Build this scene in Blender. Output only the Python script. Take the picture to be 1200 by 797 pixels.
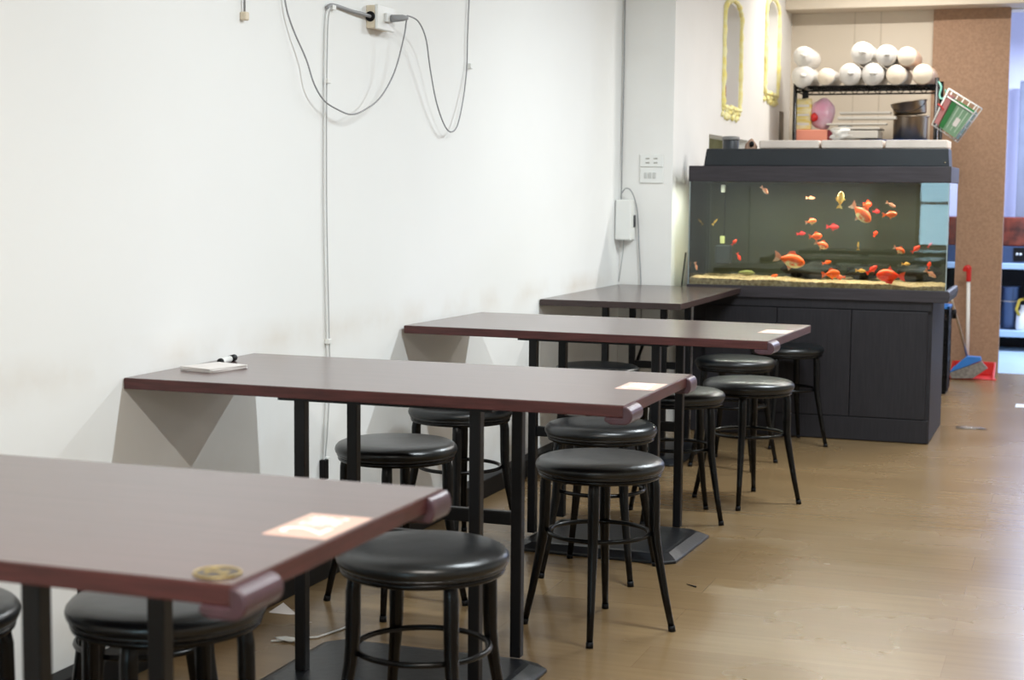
import bpy, bmesh, math, random
from mathutils import Vector, Matrix, noise
random.seed(7)
PI = math.pi
scene = bpy.context.scene
for o in list(bpy.data.objects): bpy.data.objects.remove(o)
COL = scene.collection

# ------------------------------------------------------------------ camera
FPX, YAW, PITCH, ROLL = 1857.5585, math.radians(19.619), math.radians(5.3557), math.radians(0.5221)
CAM = Vector((2.2624, 0.0, 1.228))
FWD = Vector((-math.sin(YAW)*math.cos(PITCH), math.cos(YAW)*math.cos(PITCH), -math.sin(PITCH)))
_R = Vector((math.cos(YAW), math.sin(YAW), 0)); _U = _R.cross(FWD)
RGT = _R*math.cos(ROLL) + _U*math.sin(ROLL); UPV = -_R*math.sin(ROLL) + _U*math.cos(ROLL)
cd = bpy.data.cameras.new('camera'); cam = bpy.data.objects.new('camera', cd); COL.objects.link(cam)
m = Matrix((RGT, UPV, -FWD)).transposed().to_4x4(); m.translation = CAM; cam.matrix_world = m
cd.sensor_width = 36; cd.lens = FPX/1200*36; cd.clip_start = 0.05; cd.clip_end = 200
cd.dof.use_dof = True; cd.dof.focus_distance = 5.0; cd.dof.aperture_fstop = 5.0
scene.camera = cam
def at(u, v, axis, val):
    """world point seen at photo pixel (u, v) on the plane axis = val"""
    d = FWD + RGT*(u-600)/FPX - UPV*(v-398.5)/FPX
    i = 'xyz'.index(axis); return CAM + d*((val-CAM[i])/d[i])

# ------------------------------------------------------------------ world, lamps, exposure
w = bpy.data.worlds.new('world'); scene.world = w; w.use_nodes = True
bg = w.node_tree.nodes['Background']; bg.inputs[0].default_value = (0.55, 0.80, 1.0, 1); bg.inputs[1].default_value = 10.0
def area(name, loc, sx, sy, power, col, rot=(0,0,0)):
    l = bpy.data.lights.new(name, 'AREA'); l.shape = 'RECTANGLE'; l.size = sx; l.size_y = sy; l.energy = power; l.color = col
    o = bpy.data.objects.new(name, l); o.location = loc; o.rotation_euler = rot; COL.objects.link(o); return o
area('ceiling_lamp', (2.0, 1.1, 2.55), 1.1, 0.07, 64, (1.0, 0.945, 0.87))
area('ceiling_lamp', (2.0, 3.9, 2.55), 1.1, 0.07, 60, (0.87, 0.955, 1.0))
area('ceiling_lamp', (2.0, 6.6, 2.55), 1.1, 0.07, 74, (0.87, 0.955, 1.0))
area('ceiling_lamp', (1.15, 10.45, 2.72), 1.1, 0.07, 24, (1.0, 0.96, 0.90))  # unseen lamp added to brighten the cream back wall
area('ceiling_lamp', (2.3, 8.8, 2.6), 1.1, 0.07, 52, (1.0, 0.97, 0.93))  # unseen lamp added to light the fronts of the cup sleeves
area('ceiling_lamp', (2.2, -1.6, 2.55), 1.1, 0.07, 56, (1.0, 0.945, 0.87))
area('kitchen_lamp', (2.6, 12.7, 2.5), 1.0, 0.3, 130, (0.66, 0.78, 1.0))
vs = scene.view_settings
scene.display_settings.display_device = 'sRGB'
vs.view_transform = 'Standard'; vs.look = 'None'; vs.gamma = 1; vs.use_curve_mapping = False; vs.exposure = 0.10
scene.cycles.max_bounces = 8; scene.cycles.transparent_max_bounces = 24

# ------------------------------------------------------------------ materials
def lin(c): return tuple(((x/255)/12.92 if x/255 <= 0.04045 else ((x/255+0.055)/1.055)**2.4) for x in c)
MATS = {}
def mat(name, rgb, rough=0.5, metal=0.0, spec=0.5, noise_amt=0.0, nscale=8.0, bump=0.0, bscale=60.0, stretch=(1,1,1), rgb2=None, alpha=1.0, trans=0.0, coat=0.0):
    if name in MATS: return MATS[name]
    mt = bpy.data.materials.new(name); mt.use_nodes = True; nt = mt.node_tree; p = nt.nodes['Principled BSDF']
    c = lin(rgb); p.inputs['Base Color'].default_value = (*c, 1); p.inputs['Roughness'].default_value = rough
    p.inputs['Metallic'].default_value = metal; p.inputs['Specular IOR Level'].default_value = spec
    p.inputs['Alpha'].default_value = alpha; p.inputs['Transmission Weight'].default_value = trans; p.inputs['Coat Weight'].default_value = coat; p.inputs['Coat Roughness'].default_value = 0.22
    tc = nt.nodes.new('ShaderNodeTexCoord'); mp = nt.nodes.new('ShaderNodeMapping'); mp.inputs['Scale'].default_value = stretch
    nt.links.new(tc.outputs['Object'], mp.inputs['Vector'])
    c2 = lin(rgb2) if rgb2 else tuple(x*(1-noise_amt) for x in c)
    if noise_amt > 0 or rgb2:
        n = nt.nodes.new('ShaderNodeTexNoise'); n.inputs['Scale'].default_value = nscale; n.inputs['Detail'].default_value = 5
        nt.links.new(mp.outputs[0], n.inputs['Vector'])
        r = nt.nodes.new('ShaderNodeValToRGB'); r.color_ramp.elements[0].position = 0.35; r.color_ramp.elements[1].position = 0.65
        r.color_ramp.elements[0].color = (*c2, 1); r.color_ramp.elements[1].color = (*c, 1)
        nt.links.new(n.outputs['Fac'], r.inputs[0]); nt.links.new(r.outputs[0], p.inputs['Base Color'])
    if bump > 0:
        n2 = nt.nodes.new('ShaderNodeTexNoise'); n2.inputs['Scale'].default_value = bscale; n2.inputs['Detail'].default_value = 4
        nt.links.new(mp.outputs[0], n2.inputs['Vector'])
        b = nt.nodes.new('ShaderNodeBump'); b.inputs['Strength'].default_value = bump; b.inputs['Distance'].default_value = 0.004
        nt.links.new(n2.outputs['Fac'], b.inputs['Height']); nt.links.new(b.outputs[0], p.inputs['Normal'])
    MATS[name] = mt; return mt

M_wall = mat('white_plaster', (238,238,236), 0.75, spec=0.2, noise_amt=0.03, nscale=1.2, bump=0.12, bscale=14)
# dirt on the left wall: smudges with a shape of their own, a band rubbed above the table edges
def wall_dirt(mt):
    nt = mt.node_tree; p = nt.nodes['Principled BSDF']
    base = p.inputs['Base Color'].links[0].from_socket
    geo = nt.nodes.new('ShaderNodeNewGeometry'); sx = nt.nodes.new('ShaderNodeSeparateXYZ'); nt.links.new(geo.outputs['Position'], sx.inputs[0])
    def mth(op, a, b=None, clamp=False):
        n = nt.nodes.new('ShaderNodeMath'); n.operation = op; n.use_clamp = clamp
        for i, q in enumerate((a, b)):
            if q is None: continue
            if isinstance(q, (int, float)): n.inputs[i].default_value = q
            else: nt.links.new(q, n.inputs[i])
        return n.outputs[0]
    n = nt.nodes.new('ShaderNodeTexNoise'); n.inputs['Scale'].default_value = 3.0; n.inputs['Detail'].default_value = 7; nt.links.new(geo.outputs['Position'], n.inputs['Vector'])
    band = mth('SUBTRACT', 1.0, mth('MULTIPLY', mth('ABSOLUTE', mth('SUBTRACT', sx.outputs['Z'], 0.78)), 13.0), True)
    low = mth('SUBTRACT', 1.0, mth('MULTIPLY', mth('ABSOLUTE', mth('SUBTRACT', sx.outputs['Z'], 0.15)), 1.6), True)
    nz = mth('MULTIPLY', mth('SUBTRACT', n.outputs['Fac'], 0.42), 3.2, True)
    f1 = mth('MULTIPLY', mth('MULTIPLY', band, nz), 0.42)
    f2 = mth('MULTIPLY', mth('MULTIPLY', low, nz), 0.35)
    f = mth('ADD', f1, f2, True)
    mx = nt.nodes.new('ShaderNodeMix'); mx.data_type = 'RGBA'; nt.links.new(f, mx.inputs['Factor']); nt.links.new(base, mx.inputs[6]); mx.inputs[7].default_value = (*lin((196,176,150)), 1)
    nt.links.new(mx.outputs[2], p.inputs['Base Color'])
wall_dirt(M_wall)
M_plaster2 = mat('rough_plaster', (236,234,230), 0.8, spec=0.2, noise_amt=0.04, nscale=3, bump=0.35, bscale=9)
M_cream = mat('cream_panel', (212,200,182), 0.6, noise_amt=0.04, nscale=2)
M_ceil = mat('ceiling_paint', (225,225,222), 0.9)
M_board = mat('brown_fibreboard', (170,138,114), 0.8, spec=0.2, noise_amt=0.18, nscale=60, bump=0.3, bscale=120)
M_black = mat('black_steel', (8,8,9), 0.27, spec=0.25, noise_amt=0.3, nscale=12)
M_frame = mat('black_powder_coat', (12,13,16), 0.38, spec=0.3, noise_amt=0.25, nscale=15)
M_plate = mat('black_cast_plate', (26,29,34), 0.35, spec=0.5, noise_amt=0.4, nscale=9, bump=0.2, bscale=40)
M_vinyl = mat('black_vinyl', (13,17,20), 0.31, spec=0.55, noise_amt=0.2, nscale=5, bump=0.35, bscale=12)
M_vinyl_side = mat('black_vinyl_gathered', (12,13,15), 0.30, spec=0.6, bump=0.9, bscale=70)
M_top = mat('wood_grain_laminate', (88,60,58), 0.28, spec=0.7, coat=0.6, rgb2=(76,50,48), nscale=7, stretch=(0.6, 9, 1))
M_edge = mat('red_brown_edge_band', (82,42,40), 0.40, spec=0.4, rgb2=(64,32,30), nscale=10, stretch=(1,1,12))
M_edge4 = mat('dark_brown_edge_band', (62,46,44), 0.4, rgb2=(52,38,36), nscale=10, stretch=(1,1,12))
M_top4 = mat('dark_brown_laminate', (86,70,66), 0.24, spec=0.6, coat=0.25, rgb2=(80,64,60), nscale=7, stretch=(9, 0.6, 1))
M_rubber = mat('maroon_rubber', (72,46,54), 0.34, spec=0.6, noise_amt=0.25, nscale=30)
M_cab = mat('charcoal_wood_grain', (38,36,40), 0.55, spec=0.3, rgb2=(31,29,33), nscale=16, stretch=(8,8,0.5), bump=0.1, bscale=60)
M_rim = mat('grey_brown_wood_grain', (55,50,54), 0.5, spec=0.3, rgb2=(46,42,45), nscale=14, stretch=(0.5,6,6))
M_hood = mat('dark_slate_plastic', (21,27,33), 0.5, noise_amt=0.3, nscale=6)
M_whitepl = mat('white_plastic', (232,232,228), 0.4, noise_amt=0.03)
M_beigepl = mat('beige_plastic', (222,208,184), 0.5, noise_amt=0.05)
M_greycord = mat('grey_cord', (150,150,152), 0.5)
M_whitecord = mat('white_cord', (226,226,224), 0.5)
M_darkpl = mat('dark_grey_plastic', (46,50,56), 0.45, noise_amt=0.2)
M_blackpl = mat('black_plastic', (14,14,16), 0.5, spec=0.2, noise_amt=0.2)
M_steel = mat('stainless_steel', (196,180,160), 0.34, metal=1.0, noise_amt=0.15, nscale=3)
M_red = mat('red_plastic', (205,34,30), 0.4, noise_amt=0.1)
M_blue = mat('blue_plastic', (50,122,205), 0.4, noise_amt=0.1)
M_bristle = mat('grey_bristle', (140,134,128), 0.8, noise_amt=0.4, nscale=50)
M_yellow = mat('yellow_rough_paint', (250,244,190), 0.8, rgb2=(244,230,140), nscale=22, bump=0.9, bscale=40)
M_olive = mat('olive_paint', (150,150,108), 0.7, noise_amt=0.2, nscale=14)
M_gravel = mat('beige_gravel', (222,192,150), 0.8, rgb2=(160,128,90), nscale=60, bump=1.0, bscale=90)
M_backfilm = mat('dark_olive_film', (50,52,39), 0.6, noise_amt=0.25, nscale=4)
M_murk = mat('murk_black', (22,24,20), 0.7, noise_amt=0.5, nscale=10, bump=0.8, bscale=20)
M_foam = mat('white_foam', (218,204,192), 0.7, noise_amt=0.14, nscale=6)
M_paper = mat('white_paper', (226,220,216), 0.7, noise_amt=0.06)
M_cup = mat('cream_paper_cups', (232,218,198), 0.6, noise_amt=0.06)
M_sleeve = mat('milky_plastic_sleeve', (216,212,206), 0.3, spec=0.6, noise_amt=0.12, nscale=14, bump=0.9, bscale=26)
M_peach = mat('peach_plastic_sleeve', (216,186,164), 0.3, spec=0.6, noise_amt=0.12, nscale=14, bump=0.9, bscale=26)
M_kwall = mat('pale_lilac_paint', (214,214,236), 0.6, noise_amt=0.04)
M_kfloor = mat('pale_blue_tile', (176,198,214), 0.35, noise_amt=0.06)
M_gold = mat('worn_gold', (190,166,92), 0.4, metal=0.4)
M_badge = mat('grey_badge', (62,54,52), 0.35)

def glass_mat(name, tint=(1,1,1), rough=0.0, ior=1.5):
    mt = bpy.data.materials.new(name); mt.use_nodes = True; nt = mt.node_tree; nt.nodes.clear()
    out = nt.nodes.new('ShaderNodeOutputMaterial'); mx = nt.nodes.new('ShaderNodeMixShader'); fr = nt.nodes.new('ShaderNodeFresnel'); fr.inputs[0].default_value = ior
    t = nt.nodes.new('ShaderNodeBsdfTransparent'); t.inputs[0].default_value = (*tint, 1); g = nt.nodes.new('ShaderNodeBsdfGlossy'); g.inputs['Roughness'].default_value = rough
    nt.links.new(fr.outputs[0], mx.inputs[0]); nt.links.new(t.outputs[0], mx.inputs[1]); nt.links.new(g.outputs[0], mx.inputs[2]); nt.links.new(mx.outputs[0], out.inputs[0])
    return mt
M_glass = glass_mat('aquarium_glass', (0.93, 0.97, 0.95))
M_clear = glass_mat('clear_plastic', (0.90, 0.90, 0.90), 0.25, 1.6)
def water_mat():
    mt = bpy.data.materials.new('murky_water'); mt.use_nodes = True; nt = mt.node_tree; nt.nodes.clear()
    out = nt.nodes.new('ShaderNodeOutputMaterial'); t = nt.nodes.new('ShaderNodeBsdfTransparent'); v = nt.nodes.new('ShaderNodeVolumeAbsorption')
    v.inputs['Color'].default_value = (0.62, 0.66, 0.42, 1); v.inputs['Density'].default_value = 1.1
    nt.links.new(t.outputs[0], out.inputs['Surface']); nt.links.new(v.outputs[0], out.inputs['Volume']); return mt
M_water = water_mat()

def floor_mat():
    mt = bpy.data.materials.new('laminate_floor'); mt.use_nodes = True; nt = mt.node_tree; p = nt.nodes['Principled BSDF']
    geo = nt.nodes.new('ShaderNodeNewGeometry'); L = nt.links.new
    br = nt.nodes.new('ShaderNodeTexBrick'); br.offset = 0.37; br.inputs['Scale'].default_value = 1.0
    br.inputs['Brick Width'].default_value = 1.21; br.inputs['Row Height'].default_value = 0.205; br.inputs['Mortar Size'].default_value = 0.0009
    br.inputs['Mortar Smooth'].default_value = 0.4; br.inputs['Bias'].default_value = 0.0
    br.inputs['Color1'].default_value = (*lin((131,108,77)), 1); br.inputs['Color2'].default_value = (*lin((123,100,70)), 1); br.inputs['Mortar'].default_value = (*lin((112,86,58)), 1)
    L(geo.outputs['Position'], br.inputs['Vector'])
    mp = nt.nodes.new('ShaderNodeMapping'); mp.inputs['Scale'].default_value = (1.2, 16, 1); L(geo.outputs['Position'], mp.inputs[0])
    n = nt.nodes.new('ShaderNodeTexNoise'); n.inputs['Scale'].default_value = 2.0; n.inputs['Detail'].default_value = 6; L(mp.outputs[0], n.inputs['Vector'])
    mx = nt.nodes.new('ShaderNodeMix'); mx.data_type = 'RGBA'; mx.blend_type = 'MULTIPLY'; mx.inputs['Factor'].default_value = 0.55
    cr = nt.nodes.new('ShaderNodeValToRGB'); cr.color_ramp.elements[0].color = (0.82,0.81,0.78,1); cr.color_ramp.elements[1].color = (1.1,1.1,1.1,1)
    cr.color_ramp.elements[0].position = 0.3; cr.color_ramp.elements[1].position = 0.7
    L(n.outputs['Fac'], cr.inputs[0]); L(br.outputs['Color'], mx.inputs[6]); L(cr.outputs[0], mx.inputs[7]); L(mx.outputs[2], p.inputs['Base Color'])
    n2 = nt.nodes.new('ShaderNodeTexNoise'); n2.inputs['Scale'].default_value = 1.6; n2.inputs['Detail'].default_value = 4; L(geo.outputs['Position'], n2.inputs['Vector'])
    mr = nt.nodes.new('ShaderNodeMapRange'); mr.inputs['To Min'].default_value = 0.16; mr.inputs['To Max'].default_value = 0.36; L(n2.outputs['Fac'], mr.inputs[0]); L(mr.outputs[0], p.inputs['Roughness'])
    p.inputs['Specular IOR Level'].default_value = 0.5
    b = nt.nodes.new('ShaderNodeBump'); b.inputs['Strength'].default_value = 0.05; b.inputs['Distance'].default_value = 0.001; L(n.outputs['Fac'], b.inputs['Height']); L(b.outputs[0], p.inputs['Normal'])
    return mt
M_floor = floor_mat()

# ------------------------------------------------------------------ mesh helpers
class MB:
    def __init__(s): s.v = []; s.f = []; s.sm = []
    def box(s, a, b, M=None):
        x0,y0,z0 = a; x1,y1,z1 = b; i = len(s.v)
        vs_ = [Vector(q) for q in ((x0,y0,z0),(x1,y0,z0),(x1,y1,z0),(x0,y1,z0),(x0,y0,z1),(x1,y0,z1),(x1,y1,z1),(x0,y1,z1))]
        if M: vs_ = [M @ q for q in vs_]
        s.v += vs_
        for q in ((0,3,2,1),(4,5,6,7),(0,1,5,4),(1,2,6,5),(2,3,7,6),(3,0,4,7)): s.f.append([i+k for k in q]); s.sm.append(False)
        return s
    def prism(s, pts, axis, a, b):
        """extrude a closed 2D outline along axis from a to b"""
        i = len(s.v); n = len(pts)
        def P(p, h): return Vector({'x': (h, p[0], p[1]), 'y': (p[0], h, p[1]), 'z': (p[0], p[1], h)}[axis])
        s.v += [P(p, a) for p in pts] + [P(p, b) for p in pts]
        s.f.append([i+k for k in range(n)][::-1]); s.sm.append(False); s.f.append([i+n+k for k in range(n)]); s.sm.append(False)
        for k in range(n): s.f.append([i+k, i+(k+1)%n, i+n+(k+1)%n, i+n+k]); s.sm.append(False)
        return s
    def tube(s, pts, r, n=10, closed=False, caps=True):
        pts = [Vector(p) for p in pts]; N = len(pts); rs = r if isinstance(r, (list, tuple)) else [r]*N
        i = len(s.v); prev = None
        for k, p in enumerate(pts):
            if closed: t = pts[(k+1)%N] - pts[k-1]
            else: t = pts[min(k+1,N-1)] - pts[max(k-1,0)]
            t = t.normalized() if t.length > 1e-9 else Vector((0,0,1))
            if prev is None:
                a = Vector((0,0,1)) if abs(t.z) < 0.9 else Vector((1,0,0)); nrm = (a - t*a.dot(t)).normalized()
            else: nrm = (prev - t*prev.dot(t)).normalized()
            prev = nrm; bn = t.cross(nrm)
            for j in range(n):
                a = 2*PI*j/n; s.v.append(p + (nrm*math.cos(a) + bn*math.sin(a))*rs[k])
        for k in range(N if closed else N-1):
            for j in range(n):
                a = i+k*n+j; b_ = i+k*n+(j+1)%n; k2 = (k+1)%N; c = i+k2*n+(j+1)%n; d = i+k2*n+j
                s.f.append([a,b_,c,d]); s.sm.append(True)
        if caps and not closed:
            s.f.append([i+j for j in range(n)][::-1]); s.sm.append(False)
            s.f.append([i+(N-1)*n+j for j in range(n)]); s.sm.append(False)
        return s
    def lathe(s, prof, n=32, c=(0,0,0), axis='z', wob=0.0):
        i = len(s.v); c = Vector(c)
        for (r, h) in prof:
            for j in range(n):
                a = 2*PI*j/n; rr = r*(1 + wob*math.sin(a*3+h*40))
                q = {'z': (rr*math.cos(a), rr*math.sin(a), h), 'y': (rr*math.cos(a), h, rr*math.sin(a)), 'x': (h, rr*math.cos(a), rr*math.sin(a))}[axis]
                s.v.append(c + Vector(q))
        for k in range(len(prof)-1):
            for j in range(n): s.f.append([i+k*n+j, i+k*n+(j+1)%n, i+(k+1)*n+(j+1)%n, i+(k+1)*n+j]); s.sm.append(True)
        s.f.append([i+j for j in range(n)][::-1]); s.sm.append(True); s.f.append([i+(len(prof)-1)*n+j for j in range(n)]); s.sm.append(True)
        return s
    def blob(s, c, rad, seed=0, amt=0.2, n=2):
        bm = bmesh.new(); bmesh.ops.create_icosphere(bm, subdivisions=n, radius=1)
        i = len(s.v); c = Vector(c)
        for vtx in bm.verts:
            d = 1 + amt*noise.noise(vtx.co*1.7 + Vector((seed*3.1, seed, 0)))
            s.v.append(c + Vector((vtx.co.x*rad[0]*d, vtx.co.y*rad[1]*d, vtx.co.z*rad[2]*d)))
        for f in bm.faces: s.f.append([i+q.index for q in f.verts]); s.sm.append(True)
        bm.free(); return s
    def build(s, name, material, parent=None, loc=(0,0,0), rot=(0,0,0), bevel=0.0, seg=2):
        me = bpy.data.meshes.new(name); me.from_pydata([tuple(q) for q in s.v], [], s.f)
        for p, sm in zip(me.polygons, s.sm): p.use_smooth = sm
        bm = bmesh.new(); bm.from_mesh(me); bmesh.ops.recalc_face_normals(bm, faces=bm.faces); bm.to_mesh(me); bm.free()
        me.materials.append(material); o = bpy.data.objects.new(name, me); COL.objects.link(o)
        o.location = loc; o.rotation_euler = rot
        if parent: o.parent = parent
        if bevel > 0:
            b = o.modifiers.new('bevel', 'BEVEL'); b.width = bevel; b.segments = seg; b.limit_method = 'ANGLE'; b.angle_limit = math.radians(40)
        return o
def tag(o, label=None, cat=None, group=None, kind=None):
    if label: o['label'] = label
    if cat: o['category'] = cat
    if group: o['group'] = group
    if kind: o['kind'] = kind
    return o
def thing(name, label, cat, loc=(0,0,0), rz=0, group=None):
    o = bpy.data.objects.new(name, None); COL.objects.link(o); o.empty_display_size = 0.1
    o.location = loc; o.rotation_euler = (0,0,rz); return tag(o, label, cat, group)
def dup(o, parent=None):
    c = o.copy(); COL.objects.link(c)
    if parent: c.parent = parent
    for ch in list(o.children): dup(ch, c)
    return c
def struct(o): o['kind'] = 'structure'; return o
def smooth_path(pts, sub=8):
    pts = [Vector(p) for p in pts]; out = []
    for i in range(len(pts)-1):
        p0 = pts[max(i-1,0)]; p1 = pts[i]; p2 = pts[i+1]; p3 = pts[min(i+2,len(pts)-1)]
        for k in range(sub):
            t = k/sub; out.append(0.5*((2*p1) + (p2-p0)*t + (2*p0-5*p1+4*p2-p3)*t*t + (3*p1-p0-3*p2+p3)*t**3))
    out.append(pts[-1]); return out
def text_mesh(name, body, size, material, parent, loc, rot, extrude=0.0004):
    cu = bpy.data.curves.new(name, 'FONT'); cu.body = body; cu.size = size; cu.extrude = extrude; cu.align_x = 'CENTER'; cu.align_y = 'CENTER'
    t = bpy.data.objects.new(name, cu); COL.objects.link(t); dg = bpy.context.evaluated_depsgraph_get(); dg.update()
    me = bpy.data.meshes.new_from_object(t.evaluated_get(dg)); bpy.data.objects.remove(t)
    me.materials.clear(); me.materials.append(material); o = bpy.data.objects.new(name, me); COL.objects.link(o)
    o.parent = parent; o.location = loc; o.rotation_euler = rot; return o

# ------------------------------------------------------------------ the room
XW, YB = 0.28, 11.42           # alcove wall plane, back wall plane
struct(MB().box((-0.2,-3.2,-0.1),(5.2,11.47,0)).build('floor', M_floor))
struct(MB().box((-0.2,-3.2,2.85),(5.2,14.2,2.95)).build('ceiling', M_ceil))
struct(MB().box((-0.15,-3.2,0),(0,8.0,2.85)).build('wall_left', M_wall))
struct(MB().box((-0.15,8.0,0),(XW,8.06,2.85)).build('wall_pillar', M_plaster2))
struct(MB().box((5.0,-3.2,0),(5.15,14.2,2.85)).build('wall_right', M_ceil))
# street front behind the camera: wall with one glazed opening
wx0, wx1, wz0, wz1 = 0.45, 1.9, 0.62, 1.72
f = MB(); f.box((-0.15,-3.3,0),(wx0,-3.2,2.85)); f.box((wx1,-3.3,0),(5.15,-3.2,2.85)); f.box((wx0,-3.3,0),(wx1,-3.2,wz0)); f.box((wx0,-3.3,wz1),(wx1,-3.2,2.85))
struct(f.build('wall_front', M_ceil))
win = MB(); 
for zz in (wz0, 1.12, wz1-0.03): win.box((wx0,-3.29,zz),(wx1,-3.21,zz+0.03))
for xx in (wx0, wx1-0.04): win.box((xx,-3.29,wz0),(xx+0.04,-3.21,wz1))
wo = struct(win.build('window_1', M_steel)); MB().box((wx0,-3.255,wz0),(wx1,-3.245,wz1)).build('pane', M_glass, wo)
# alcove wall with two arched niches and a low recess, cut as real holes
def arch(y0, y1, z0, z1, n=14):
    r = (y1-y0)/2; c = (y0+y1)/2; hh = (z1-z0)*0.16
    pts = [(y0,z0),(y1,z0)]
    for k in range(n+1):
        a = PI*k/n; pts.append((c + r*math.cos(a), z1-hh + hh*math.sin(a)))
    return pts
N1 = (9.18, 9.61, 1.745, 2.34); N2 = (10.45, 10.87, 1.905, 2.50)
pa = at(831,157,'x',XW); pb = at(876,166,'x',XW)
LOW = [(pa.y,1.44),(pb.y,1.44),(pb.y,pa.z-0.0),(pa.y,pa.z)]
cu = bpy.data.curves.new('alcove', 'CURVE'); cu.dimensions = '2D'; cu.fill_mode = 'BOTH'; cu.extrude = 0.08
for pts in ([(8.06,0),(11.95,0),(11.95,2.85),(8.06,2.85)], arch(*N1), arch(*N2), LOW):
    sp = cu.splines.new('POLY'); sp.points.add(len(pts)-1); sp.use_cyclic_u = True
    for k, q in enumerate(pts): sp.points[k].co = (q[0], q[1], 0, 1)
t = bpy.data.objects.new('t', cu); COL.objects.link(t); dg = bpy.context.evaluated_depsgraph_get(); dg.update()
me = bpy.data.meshes.new_from_object(t.evaluated_get(dg)); bpy.data.objects.remove(t)
me.transform(Matrix(((0,0,1,XW-0.08),(1,0,0,0),(0,1,0,0),(0,0,0,1)))); me.materials.clear(); me.materials.append(M_plaster2)
o = bpy.data.objects.new('wall_alcove', me); COL.objects.link(o); struct(o)
struct(MB().box((0.02,8.06,1.6),(XW-0.16,11.95,2.85)).build('wall_alcove_backing', M_plaster2))
struct(MB().box((0.02,8.06,1.40),(XW-0.16,11.95,1.6)).build('wall_recess_backing', M_olive))
# back wall, beam, board
b = MB(); b.box((XW,YB,0),(1.30,YB+0.08,2.6))
struct(b.build('wall_back', M_cream))
for xx in (0.72, 0.90): struct(MB().box((xx,YB-0.003,0.0),(xx+0.006,YB,2.5)).build('trim_1', mat('panel_seam', (188,176,158), 0.7)))
struct(MB().box((1.26,YB-0.03,0),(1.768,YB+0.06,2.52)).build('wall_partition', M_board))
struct(MB().box((XW,11.15,2.50),(5.0,YB+0.3,2.85)).build('wall_beam', M_cream, bevel=0.004))
struct(MB().box((2.9,YB,0),(5.0,YB+0.08,2.6)).build('wall_back', M_cream))
struct(MB().box((1.77,YB+0.03,2.49),(2.9,YB+0.06,2.51)).build('trim_2', M_whitepl))
# black baseboard along the left wall
struct(MB().box((0,-3.2,0),(0.06,8.0,0.075)).build('baseboard_left', M_blackpl, bevel=0.004))
# kitchen beyond the opening
struct(MB().box((1.0,11.47,-0.1),(5.0,14.2,0.0)).build('floor_kitchen', M_kfloor))
struct(MB().box((1.0,13.9,0),(5.0,14.0,2.85)).build('wall_kitchen', M_kwall))
struct(MB().box((0.95,YB+0.09,0),(1.0,14.0,2.85)).build('wall_kitchen_side', M_kwall))

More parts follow.
